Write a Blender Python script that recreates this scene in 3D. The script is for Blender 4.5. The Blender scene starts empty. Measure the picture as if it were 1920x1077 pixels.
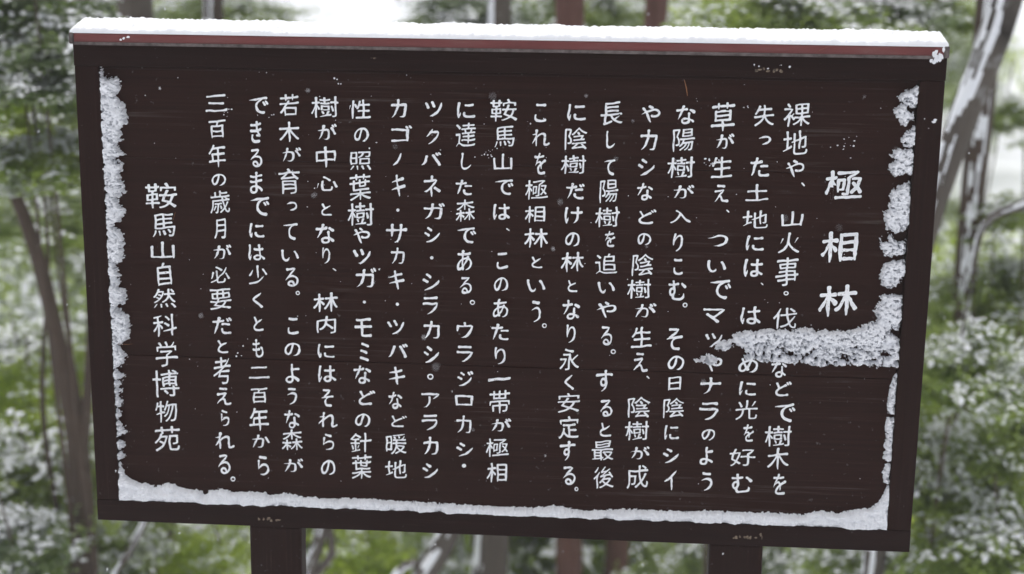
import bpy, bmesh, math, random
import numpy as np
from mathutils import Vector, Matrix, noise as mnoise

sc = bpy.context.scene
COL = sc.collection
rng = random.Random(7)
nrs = np.random.RandomState(11)

# ------------------------------------------------------------------ camera
RW = np.array([[0.997273053471355, 0.07271503162594124, 0.01260876661527163],
               [0.02788337417518521, -0.2130661836279887, -0.9766398101850312],
               [-0.06832989290178589, 0.9743281406024578, -0.2145127039738857]])
CAM = np.array([0.23732875, -2.9710442, 1.58050263])
FPX = 2691.37
# RW, CAM are measured in the board's own frame; the board leans back on the slope by LEAN
LEAN = math.radians(6.5)
LM = np.array([[1, 0, 0], [0, math.cos(LEAN), math.sin(LEAN)], [0, -math.sin(LEAN), math.cos(LEAN)]])
RWW = RW @ LM.T
CAMW = LM @ CAM
BOARD_M = Matrix([[*LM[0], 0], [*LM[1], 0], [*LM[2], 0], [0, 0, 0, 1]])
cd = bpy.data.cameras.new('camera')
cam = bpy.data.objects.new('camera', cd)
COL.objects.link(cam)
cd.sensor_width = 36.0
cd.lens = FPX / 1920 * 36
cd.clip_start = 0.05
cd.clip_end = 2000
M = Matrix.Identity(4)
for i in range(3):
    M[i][0] = RWW[0][i]
    M[i][1] = -RWW[1][i]
    M[i][2] = -RWW[2][i]
    M[i][3] = CAMW[i]
cam.matrix_world = M
cd.dof.use_dof = True
cd.dof.focus_distance = 3.02
cd.dof.aperture_fstop = 2.2
cd.dof.aperture_blades = 0
sc.camera = cam

# ------------------------------------------------------------------ world, sun, exposure
world = bpy.data.worlds.new('World')
sc.world = world
world.use_nodes = True
nt = world.node_tree
nt.nodes.clear()
SUN_EL, SUN_ROT = math.radians(74), math.radians(-20)
sky = nt.nodes.new('ShaderNodeTexSky')
sky.sky_type = 'NISHITA'
sky.sun_disc = False
sky.sun_elevation = SUN_EL
sky.sun_rotation = SUN_ROT
sky.air_density = 1.0
sky.dust_density = 6.0
sky.ozone_density = 1.0
hs = nt.nodes.new('ShaderNodeHueSaturation')
hs.inputs['Saturation'].default_value = 0.22
bg = nt.nodes.new('ShaderNodeBackground')
bg.inputs['Strength'].default_value = 0.15
wo = nt.nodes.new('ShaderNodeOutputWorld')
nt.links.new(sky.outputs[0], hs.inputs['Color'])
nt.links.new(hs.outputs[0], bg.inputs['Color'])
nt.links.new(bg.outputs[0], wo.inputs['Surface'])

sd = bpy.data.lights.new('sun', 'SUN')
sd.energy = 0.65
sd.angle = math.radians(50)
sd.color = (1.0, 0.98, 0.95)
sun = bpy.data.objects.new('sun', sd)
COL.objects.link(sun)
# Nishita rotation is measured from +Y clockwise seen from above
sdir = Vector((math.sin(SUN_ROT) * math.cos(SUN_EL), math.cos(SUN_ROT) * math.cos(SUN_EL), math.sin(SUN_EL)))
sun.rotation_euler = sdir.to_track_quat('Z', 'Y').to_euler()
sun.location = sdir * 30

sc.view_settings.view_transform = 'Standard'
sc.view_settings.look = 'None'
sc.view_settings.gamma = 1
sc.view_settings.use_curve_mapping = False
sc.view_settings.exposure = 0.12
sc.render.engine = 'CYCLES'
sc.cycles.use_denoising = True
sc.cycles.max_bounces = 6
sc.cycles.volume_bounces = 1


# ------------------------------------------------------------------ helpers
def unproj(x, y, yp=0.0):
    """point of the photo (1920 wide) carried to the vertical plane y = yp"""
    d = RW.T @ np.array([(x - 960) / FPX, (y - 538.5) / FPX, 1.0])
    k = (yp - CAM[1]) / d[1]
    p = CAM + d * k
    return Vector(p)


def wpt(x, y, yp=0.0):
    """point of the place seen at that photo position, at world depth yp"""
    d = RWW.T @ np.array([(x - 960) / FPX, (y - 538.5) / FPX, 1.0])
    k = (yp - CAMW[1]) / d[1]
    return Vector(CAMW + d * k)


def tag(o, label=None, cat=None, group=None, kind=None):
    if label: o['label'] = label
    if cat: o['category'] = cat
    if group: o['group'] = group
    if kind: o['kind'] = kind
    return o


def empty(name, loc=(0, 0, 0), **k):
    o = bpy.data.objects.new(name, None)
    o.empty_display_size = 0.1
    COL.objects.link(o)
    o.location = loc
    return tag(o, **k)


def link(name, me, mat=None, parent=None, **k):
    o = bpy.data.objects.new(name, me)
    COL.objects.link(o)
    if mat is not None and not me.materials:
        me.materials.append(mat)
    if parent is not None:
        o.parent = parent
    return tag(o, **k)


def mesh_np(name, verts, faces, smooth=False):
    me = bpy.data.meshes.new(name)
    verts = np.asarray(verts, np.float32)
    faces = np.asarray(faces, np.int32)
    me.vertices.add(len(verts))
    me.vertices.foreach_set('co', verts.ravel())
    n = faces.shape[1]
    me.loops.add(faces.size)
    me.loops.foreach_set('vertex_index', faces.ravel())
    me.polygons.add(len(faces))
    me.polygons.foreach_set('loop_start', np.arange(0, faces.size, n, dtype=np.int32))
    me.polygons.foreach_set('loop_total', np.full(len(faces), n, np.int32))
    me.polygons.foreach_set('use_smooth', np.full(len(faces), smooth, bool))
    me.update(calc_edges=True)
    me.validate()
    return me


def _hash(ix, iy, seed):
    h = (ix * 374761393 + iy * 668265263 + seed * 1442695041) & 0xffffffff
    h = ((h ^ (h >> 13)) * 1274126177) & 0xffffffff
    h = h ^ (h >> 16)
    return (h & 0xffff) / 65535.0


def vnoise(x, y, seed=0):
    x = np.asarray(x, float); y = np.asarray(y, float)
    ix = np.floor(x).astype(np.int64); iy = np.floor(y).astype(np.int64)
    fx = x - ix; fy = y - iy
    fx = fx * fx * (3 - 2 * fx); fy = fy * fy * (3 - 2 * fy)
    a = _hash(ix, iy, seed); b = _hash(ix + 1, iy, seed)
    c = _hash(ix, iy + 1, seed); d = _hash(ix + 1, iy + 1, seed)
    return (a * (1 - fx) + b * fx) * (1 - fy) + (c * (1 - fx) + d * fx) * fy


def fbm(x, y, octs=4, seed=0):
    s = 0; a = 0.5; t = 0
    for i in range(octs):
        s = s + a * vnoise(x * 2 ** i, y * 2 ** i, seed + i * 17); t += a; a *= 0.5
    return s / t


# ------------------------------------------------------------------ materials
def newmat(name):
    m = bpy.data.materials.new(name)
    m.use_nodes = True
    n = m.node_tree
    return m, n, n.nodes['Principled BSDF']


def nd(n, t, **inp):
    x = n.nodes.new(t)
    for k, v in inp.items():
        x.inputs[k.replace('_', ' ')].default_value = v
    return x


def ramp(n, src, stops):
    r = n.nodes.new('ShaderNodeValToRGB')
    e = r.color_ramp.elements
    while len(e) < len(stops): e.new(0.5)
    for i, (p, c) in enumerate(stops):
        e[i].position = p
        e[i].color = (*c, 1) if len(c) == 3 else c
    n.links.new(src, r.inputs[0])
    return r


def coords(n, scale=(1, 1, 1), kind='Object', rot=(0, 0, 0)):
    tc = n.nodes.new('ShaderNodeTexCoord')
    mp = n.nodes.new('ShaderNodeMapping')
    mp.inputs['Scale'].default_value = scale
    mp.inputs['Rotation'].default_value = rot
    n.links.new(tc.outputs[kind], mp.inputs[0])
    return mp.outputs[0]


def mixc(n, fac, a, b, mode='MIX'):
    m = n.nodes.new('ShaderNodeMix')
    m.data_type = 'RGBA'
    m.blend_type = mode
    for s, v in ((0, fac), (6, a), (7, b)):
        if isinstance(v, (int, float)): m.inputs[s].default_value = v
        elif isinstance(v, tuple): m.inputs[s].default_value = (*v, 1)
        else: n.links.new(v, m.inputs[s])
    return m.outputs[2]


def bump(n, b, src, strength, dist):
    bm = n.nodes.new('ShaderNodeBump')
    bm.inputs['Strength'].default_value = strength
    bm.inputs['Distance'].default_value = dist
    n.links.new(src, bm.inputs['Height'])
    n.links.new(bm.outputs[0], b.inputs['Normal'])
    return bm


def wood_mat(name, along, base=(0.0128, 0.0045, 0.0034), warm=(0.025, 0.0088, 0.0060), grey=(0.085, 0.073, 0.066), wear=0.5, seed=0.0):
    """dark stained board; along = 'x' or 'z', direction of the grain"""
    m, n, b = newmat(name)
    sx, sz = (1.0, 1.0)
    g = (3.1, 30, 170) if along == 'x' else (170, 30, 3.1)
    g2 = (0.8, 5, 9) if along == 'x' else (9, 5, 0.8)
    c1 = coords(n, g)
    fine = nd(n, 'ShaderNodeTexNoise', Scale=1.0, Detail=6.0, Roughness=0.62, Distortion=0.3)
    n.links.new(c1, fine.inputs['Vector'])
    c2 = coords(n, g2)
    big = nd(n, 'ShaderNodeTexNoise', Scale=1.0, Detail=4.0, Roughness=0.6, Distortion=1.2)
    n.links.new(c2, big.inputs['Vector'])
    c3 = coords(n, (2.1, 2, 3.3))
    blot = nd(n, 'ShaderNodeTexNoise', Scale=1.7, Detail=5.0, Roughness=0.65)
    n.links.new(c3, blot.inputs['Vector'])
    r1 = ramp(n, fine.outputs[0], [(0.3, (0, 0, 0)), (0.72, (1, 1, 1))])
    base_c = mixc(n, big.outputs[0], base, warm)
    base_c = mixc(n, r1.outputs[0], base_c, tuple(min(1, v * 1.12) for v in warm))
    # raised grain rubbed grey, only inside blotches
    rg = ramp(n, fine.outputs[0], [(0.56, (0, 0, 0)), (0.70, (1, 1, 1))])
    rb = ramp(n, blot.outputs[0], [(0.50, (0.04, 0.04, 0.04)), (0.64, (1, 1, 1))])
    mu = n.nodes.new('ShaderNodeMath'); mu.operation = 'MULTIPLY'
    n.links.new(rg.outputs[0], mu.inputs[0]); n.links.new(rb.outputs[0], mu.inputs[1])
    m2 = n.nodes.new('ShaderNodeMath'); m2.operation = 'MULTIPLY'; m2.inputs[1].default_value = wear
    n.links.new(mu.outputs[0], m2.inputs[0])
    col = mixc(n, m2.outputs[0], base_c, grey)
    # little frosty specks
    sp = nd(n, 'ShaderNodeTexNoise', Scale=95.0, Detail=3.0, Roughness=0.5)
    n.links.new(coords(n, (1, 1, 1)), sp.inputs['Vector'])
    rs = ramp(n, sp.outputs[0], [(0.69, (0, 0, 0)), (0.78, (0.5, 0.5, 0.5))])
    col = mixc(n, rs.outputs[0], col, (0.16, 0.155, 0.16))
    n.links.new(col, b.inputs['Base Color'])
    rr = ramp(n, blot.outputs[0], [(0.3, (0.42, 0.42, 0.42)), (0.7, (0.66, 0.66, 0.66))])
    n.links.new(rr.outputs[0], b.inputs['Roughness'])
    b.inputs['Specular IOR Level'].default_value = 0.12
    bump(n, b, fine.outputs[0], 0.45, 0.0012)
    return m


def snow_mat(name, col=(0.86, 0.87, 0.90), scale=420, strength=0.35, dist=0.0012):
    m, n, b = newmat(name)
    c = coords(n)
    t = nd(n, 'ShaderNodeTexNoise', Scale=scale, Detail=5.0, Roughness=0.7)
    n.links.new(c, t.inputs['Vector'])
    t2 = nd(n, 'ShaderNodeTexNoise', Scale=scale * 0.12, Detail=3.0, Roughness=0.6)
    n.links.new(c, t2.inputs['Vector'])
    r = ramp(n, t2.outputs[0], [(0.3, tuple(v * 0.96 for v in col)), (0.7, col)])
    n.links.new(r.outputs[0], b.inputs['Base Color'])
    b.inputs['Roughness'].default_value = 0.75
    b.inputs['Specular IOR Level'].default_value = 0.2
    bump(n, b, t.outputs[0], strength, dist)
    return m


def leaf_mat(name, a, bcol, c, trans=0.35, rough=0.38):
    m, n, b = newmat(name)
    co = coords(n)
    t = nd(n, 'ShaderNodeTexNoise', Scale=2.6, Detail=4.0, Roughness=0.7)
    n.links.new(co, t.inputs['Vector'])
    g = nd(n, 'ShaderNodeTexNoise', Scale=17.0, Detail=2.0, Roughness=0.6)
    n.links.new(co, g.inputs['Vector'])
    r = ramp(n, t.outputs[0], [(0.32, a), (0.5, bcol), (0.68, c)])
    r2 = ramp(n, g.outputs[0], [(0.35, (0.6, 0.6, 0.6)), (0.65, (1.25, 1.25, 1.1))])
    colr = mixc(n, 1.0, r.outputs[0], r2.outputs[0], 'MULTIPLY')
    n.links.new(colr, b.inputs['Base Color'])
    b.inputs['Roughness'].default_value = rough
    tr = n.nodes.new('ShaderNodeBsdfTranslucent')
    n.links.new(mixc(n, 1.0, colr, (1.9, 1.9, 1.1), 'MULTIPLY'), tr.inputs['Color'])
    mx = n.nodes.new('ShaderNodeMixShader')
    mx.inputs[0].default_value = trans
    n.links.new(b.outputs[0], mx.inputs[1]); n.links.new(tr.outputs[0], mx.inputs[2])
    n.links.new(mx.outputs[0], n.nodes['Material Output'].inputs['Surface'])
    return m


def bark_mat(name, a, bcol, snow=0.0):
    m, n, b = newmat(name)
    t = nd(n, 'ShaderNodeTexNoise', Scale=1.0, Detail=6.0, Roughness=0.65, Distortion=0.6)
    n.links.new(coords(n, (26, 26, 5)), t.inputs['Vector'])
    t2 = nd(n, 'ShaderNodeTexNoise', Scale=3.0, Detail=4.0, Roughness=0.6)
    n.links.new(coords(n), t2.inputs['Vector'])
    r = ramp(n, t.outputs[0], [(0.3, a), (0.7, bcol)])
    col = mixc(n, t2.outputs[0], r.outputs[0], tuple(v * 1.5 for v in bcol))
    if snow:
        r3 = ramp(n, t2.outputs[0], [(0.60 - 0.1 * snow, (0, 0, 0)), (0.72, (1, 1, 1))])
        col = mixc(n, r3.outputs[0], col, (0.5, 0.52, 0.54))
    n.links.new(col, b.inputs['Base Color'])
    b.inputs['Roughness'].default_value = 0.85
    bump(n, b, t.outputs[0], 0.8, 0.02)
    return m


M_BOARD = wood_mat('stained board, grain across', 'x', wear=0.7)
M_RAIL = wood_mat('stained rail', 'x', base=(0.0095, 0.0042, 0.0036), warm=(0.018, 0.0072, 0.0054), wear=0.25)
M_STILE = wood_mat('stained stile, grain upright', 'z', base=(0.0105, 0.0044, 0.0036), warm=(0.020, 0.0074, 0.0052), wear=0.35)
M_POST = wood_mat('stained post', 'z', base=(0.0115, 0.0055, 0.0045), warm=(0.021, 0.0085, 0.0062), grey=(0.13, 0.09, 0.06), wear=0.5)
M_SNOW = snow_mat('plastered snow', (0.87, 0.88, 0.92))
M_SNOWG = snow_mat('ground snow', (0.86, 0.88, 0.91), scale=9, strength=0.5, dist=0.08)
M_SNOWL = snow_mat('snow on leaves', (0.84, 0.86, 0.90), scale=60, strength=0.2, dist=0.004)

mR, n, b = newmat('red-brown cap flashing')
t = nd(n, 'ShaderNodeTexNoise', Scale=1.0, Detail=6.0, Roughness=0.7)
n.links.new(coords(n, (6, 20, 30)), t.inputs['Vector'])
r = ramp(n, t.outputs[0], [(0.25, (0.125, 0.024, 0.022)), (0.5, (0.165, 0.036, 0.034)), (0.66, (0.17, 0.055, 0.05)), (0.78, (0.24, 0.20, 0.20))])
n.links.new(r.outputs[0], b.inputs['Base Color'])
b.inputs['Roughness'].default_value = 0.5
bump(n, b, t.outputs[0], 0.2, 0.001)
M_RED = mR

mE, n, b = newmat('grey worn cap edge')
t = nd(n, 'ShaderNodeTexNoise', Scale=40.0, Detail=5.0, Roughness=0.7)
n.links.new(coords(n), t.inputs['Vector'])
r = ramp(n, t.outputs[0], [(0.35, (0.05, 0.035, 0.033)), (0.65, (0.16, 0.13, 0.125))])
n.links.new(r.outputs[0], b.inputs['Base Color'])
b.inputs['Roughness'].default_value = 0.6
M_EDGE = mE

mP, n, b = newmat('white brush paint')
co = coords(n)
t = nd(n, 'ShaderNodeTexNoise', Scale=160.0, Detail=4.0, Roughness=0.6)
n.links.new(co, t.inputs['Vector'])
t2 = nd(n, 'ShaderNodeTexNoise', Scale=30.0, Detail=3.0, Roughness=0.6)
n.links.new(co, t2.inputs['Vector'])
r = ramp(n, t2.outputs[0], [(0.3, (0.82, 0.83, 0.86)), (0.6, (0.94, 0.95, 0.97))])
r2 = ramp(n, t.outputs[0], [(0.27, (0.55, 0.5, 0.48)), (0.40, (1, 1, 1))])
n.links.new(mixc(n, 1.0, r.outputs[0], r2.outputs[0], 'MULTIPLY'), b.inputs['Base Color'])
b.inputs['Roughness'].default_value = 0.55
bump(n, b, t.outputs[0], 0.25, 0.0006)
M_PAINT = mP

mB, n, b = newmat('bare pale wood')
t = nd(n, 'ShaderNodeTexNoise', Scale=180.0, Detail=4.0, Roughness=0.7)
n.links.new(coords(n), t.inputs['Vector'])
r = ramp(n, t.outputs[0], [(0.38, (0.04, 0.028, 0.02)), (0.6, (0.26, 0.20, 0.14))])
n.links.new(r.outputs[0], b.inputs['Base Color'])
b.inputs['Roughness'].default_value = 0.8
M_BARE = mB
mN, n, b = newmat('dry orange needle')
b.inputs['Base Color'].default_value = (0.28, 0.12, 0.045, 1)
b.inputs['Roughness'].default_value = 0.6
M_NEEDLE = mN

M_LEAF_DK = leaf_mat('dark glossy leaves', (0.060, 0.090, 0.044), (0.100, 0.145, 0.062), (0.155, 0.205, 0.078), 0.42)
M_LEAF_MD = leaf_mat('mid green leaves', (0.125, 0.175, 0.068), (0.195, 0.255, 0.090), (0.27, 0.33, 0.11), 0.55)
M_LEAF_LT = leaf_mat('light green leaves', (0.22, 0.29, 0.066), (0.32, 0.395, 0.085), (0.42, 0.49, 0.11), 0.6)
M_BARK_G = bark_mat('grey brown bark', (0.030, 0.024, 0.019), (0.080, 0.064, 0.052))
M_BARK_D = bark_mat('dark brown bark', (0.026, 0.0165, 0.011), (0.060, 0.039, 0.027))
M_BARK_R = bark_mat('red brown cedar bark', (0.050, 0.021, 0.016), (0.115, 0.050, 0.038))
M_BARK_S = bark_mat('snow dusted bark', (0.030, 0.024, 0.020), (0.085, 0.070, 0.058), 0.4)


# ------------------------------------------------------------------ terrain
def terr(x, y):
    x = np.asarray(x, float); y = np.asarray(y, float)
    ys = [-400, -3.5, -2.0, 0.25, 7, 14, 22, 50, 120, 300, 420]
    zs = [-30, 0.35, 0.30, 0.0, -4.4, -6.2, -7.0, -9, -15, -24, -30]
    z = np.interp(y, ys, zs)
    amp = np.clip((y - 0.6) / 6, 0, 1) + np.clip((-y - 6) / 20, 0, 1)
    z = z + amp * (fbm(x * 0.35 + 9, y * 0.35 + 4, 4, 3) - 0.5) * 1.1
    z = z + np.clip((y - 20) / 40, 0, 1) * (fbm(x * 0.05, y * 0.05 + 7, 3, 5) - 0.5) * 5
    z = z + (fbm(x * 2.2, y * 2.2, 3, 9) - 0.5) * 0.05
    return z


def terrain():
    xs = np.concatenate([np.linspace(-400, -30, 40)[:-1], np.linspace(-30, 30, 241), np.linspace(30, 400, 40)[1:]])
    ys = np.concatenate([np.linspace(-400, -10, 30)[:-1], np.linspace(-10, 40, 201), np.linspace(40, 420, 60)[1:]])
    X, Y = np.meshgrid(xs, ys)
    Z = terr(X, Y)
    nx = len(xs); ny = len(ys)
    idx = np.arange(nx * ny).reshape(ny, nx)
    F = np.stack([idx[:-1, :-1], idx[:-1, 1:], idx[1:, 1:], idx[1:, :-1]], -1).reshape(-1, 4)
    return mesh_np('ground', np.stack([X, Y, Z], -1).reshape(-1, 3), F, True)


link('snowy_ground', terrain(), M_SNOWG, kind='structure')


# ------------------------------------------------------------------ sign
SB_TOP = 1.4225      # top of the timber frame
SB_BOT = SB_TOP - 1.0602
IX0, IX1, IZ0, IZ1 = -0.848, 0.8484, 0.4115, 1.3765
PY = 0.018           # how far the panel sits back from the frame's face
FD = 0.062           # frame depth


def box_mesh(name, x0, x1, y0, y1, z0, z1, bev=0.002, wob=0.0):
    bm = bmesh.new()
    bmesh.ops.create_cube(bm, size=1)
    for v in bm.verts:
        v.co = Vector(((x0 + x1) / 2 + v.co.x * (x1 - x0), (y0 + y1) / 2 + v.co.y * (y1 - y0), (z0 + z1) / 2 + v.co.z * (z1 - z0)))
    if wob:
        lx = (x1 - x0) > (z1 - z0)
        ed = [e for e in bm.edges if abs((e.verts[0].co - e.verts[1].co)[0 if lx else 2]) > 1e-3]
        bmesh.ops.subdivide_edges(bm, edges=ed, cuts=24, use_grid_fill=True)
        for v in bm.verts:
            v.co += Vector((mnoise.noise(v.co * 7) if not lx else 0, mnoise.noise(v.co * 6 + Vector((5, 5, 5))), mnoise.noise(v.co * 7 + Vector((9, 1, 3))) if lx else 0)) * wob
        bmesh.ops.bevel(bm, geom=[e for e in bm.edges if len(e.link_faces) == 2 and e.calc_face_angle() > 1.0], offset=bev, segments=2, affect='EDGES', profile=0.6)
    else:
        bmesh.ops.bevel(bm, geom=bm.edges[:], offset=bev, segments=2, affect='EDGES', profile=0.6)
    me = bpy.data.meshes.new(name)
    bm.to_mesh(me); bm.free()
    return me


sign = empty('information_board', (0, 0, 0), label='large dark brown wooden board with columns of white Japanese writing', cat='sign')
sign.matrix_world = BOARD_M


def spart(name, me, mat, **k):
    return link(name, me, mat, sign, **k)


BOARDS = [(1.1821, IZ1 + 0.012, 0.0), (0.7455, 1.1818, 0.0002), (IZ0 - 0.012, 0.7452, -0.0012)]
for z0, z1, dy in BOARDS:
    spart('board', box_mesh('board', IX0 - 0.015, IX1 + 0.015, PY + dy, PY + 0.020, z0, z1, 0.0012, 0.0005), M_BOARD)
spart('top_rail', box_mesh('top_rail', -0.9, 0.9, 0.0, FD, IZ1, SB_TOP, 0.0018, 0.0006), M_RAIL)
spart('bottom_rail', box_mesh('bottom_rail', -0.9, 0.9, 0.0, FD, SB_BOT, IZ0, 0.0022, 0.0008), M_RAIL)
spart('stile', box_mesh('stile', -0.8995, IX0, 0.0008, FD, IZ0 + .0005, IZ1 - .0005, 0.002, 0.0007), M_STILE)
spart('stile', box_mesh('stile', IX1, 0.8995, 0.0008, FD, IZ0 + .0005, IZ1 - .0005, 0.002, 0.0007), M_STILE)
# thin inner moulding below the top rail
spart('moulding', box_mesh('moulding', IX0 + .0005, IX1 - .0005, 0.007, PY + 0.004, IZ1 - 0.006, IZ1 - .0003, 0.001), M_RAIL)
for x0, x1 in ((-0.555, -0.437), (0.469, 0.587)):
    spart('post', box_mesh('post', x0, x1, 0.006, FD - 0.004, -0.35, SB_BOT - 0.0006, 0.006, 0.0012), M_POST)
    spart('post_batten', box_mesh('post_batten', x0 + 0.03, x1 - 0.03, FD + 0.001, FD + 0.068, -0.35, 1.40, 0.006), M_POST)


# gabled cap
def prism_x(name, prof, x0, x1, ends=0.0, bev=0.0015):
    bm = bmesh.new()
    a = [bm.verts.new((x0 + (ends if i in (2,) else 0), y, z)) for i, (y, z) in enumerate(prof)]
    b_ = [bm.verts.new((x1 - (ends if i in (2,) else 0), y, z)) for i, (y, z) in enumerate(prof)]
    k = len(prof)
    bm.faces.new(a[::-1]); bm.faces.new(b_)
    for i in range(k):
        j = (i + 1) % k
        bm.faces.new((a[i], a[j], b_[j], b_[i]))
    bmesh.ops.recalc_face_normals(bm, faces=bm.faces[:])
    if bev: bmesh.ops.bevel(bm, geom=bm.edges[:], offset=bev, segments=2, affect='EDGES')
    me = bpy.data.meshes.new(name); bm.to_mesh(me); bm.free()
    return me


CY0, CYR, CY1 = -0.012, 0.068, 0.148
CZ0, CZ1, CZR = SB_TOP + 0.0008, 1.4440, 1.4640
cap = spart('cap', prism_x('cap', [(CY0, CZ0), (CY0, CZ1), (CYR, CZR), (CY1, CZ1), (CY1, CZ0)], -0.893, 0.890), M_RED)
for s, x0, x1 in ((-1, -0.903, -0.8932), (1, 0.8902, 0.9005)):
    link('cap_end', prism_x('cap_end', [(CY0 - .001, CZ0 - .001), (CY0 - .001, CZ1 + .001), (CYR, CZR + .001), (CY1 + .001, CZ1 + .001), (CY1 + .001, CZ0 - .001)], x0, x1), M_EDGE, cap)
# worn lower lip of the flashing
link('cap_lip', box_mesh('cap_lip', -0.892, 0.889, CY0 - 0.0025, CY0 - 0.0004, CZ0 - 0.003, CZ0 + 0.0035, 0.0006), M_EDGE, cap)


def chips(name, px, py, wpx, hpx, n, seed, yface=0.0):
    r = random.Random(seed)
    bm = bmesh.new()
    for i in range(n):
        u = (i + 0.5) / n + r.uniform(-.05, .05)
        c = unproj(px + (u - .5) * wpx, py + r.uniform(-.3, .3) * hpx, yface)
        rx = wpx / n * r.uniform(.25, .6) / 900; rz = hpx * r.uniform(.2, .45) / 900
        k = 9
        ring = []
        for j in range(k):
            a = j / k * 2 * math.pi
            q = r.uniform(.6, 1.2)
            ring.append(bm.verts.new((c.x + math.cos(a) * rx * q, yface - 0.0004, c.z + math.sin(a) * rz * q)))
        top = bm.verts.new((c.x, yface - 0.0016, c.z))
        for j in range(k): bm.faces.new((ring[j], ring[(j + 1) % k], top))
    me = bpy.data.meshes.new(name); bm.to_mesh(me); bm.free()
    return me


for px, py, w, h, k, s in ((1442, 131, 52, 10, 7, 1), (1402, 1006, 66, 11, 9, 2), (506, 973, 46, 10, 6, 3), (700, 110, 12, 4, 2, 4)):
    spart('bare_patch', chips('bare_patch', px, py, w, h, k, s), M_BARE, label='small patch of bare pale wood chipped into the rail')

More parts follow.
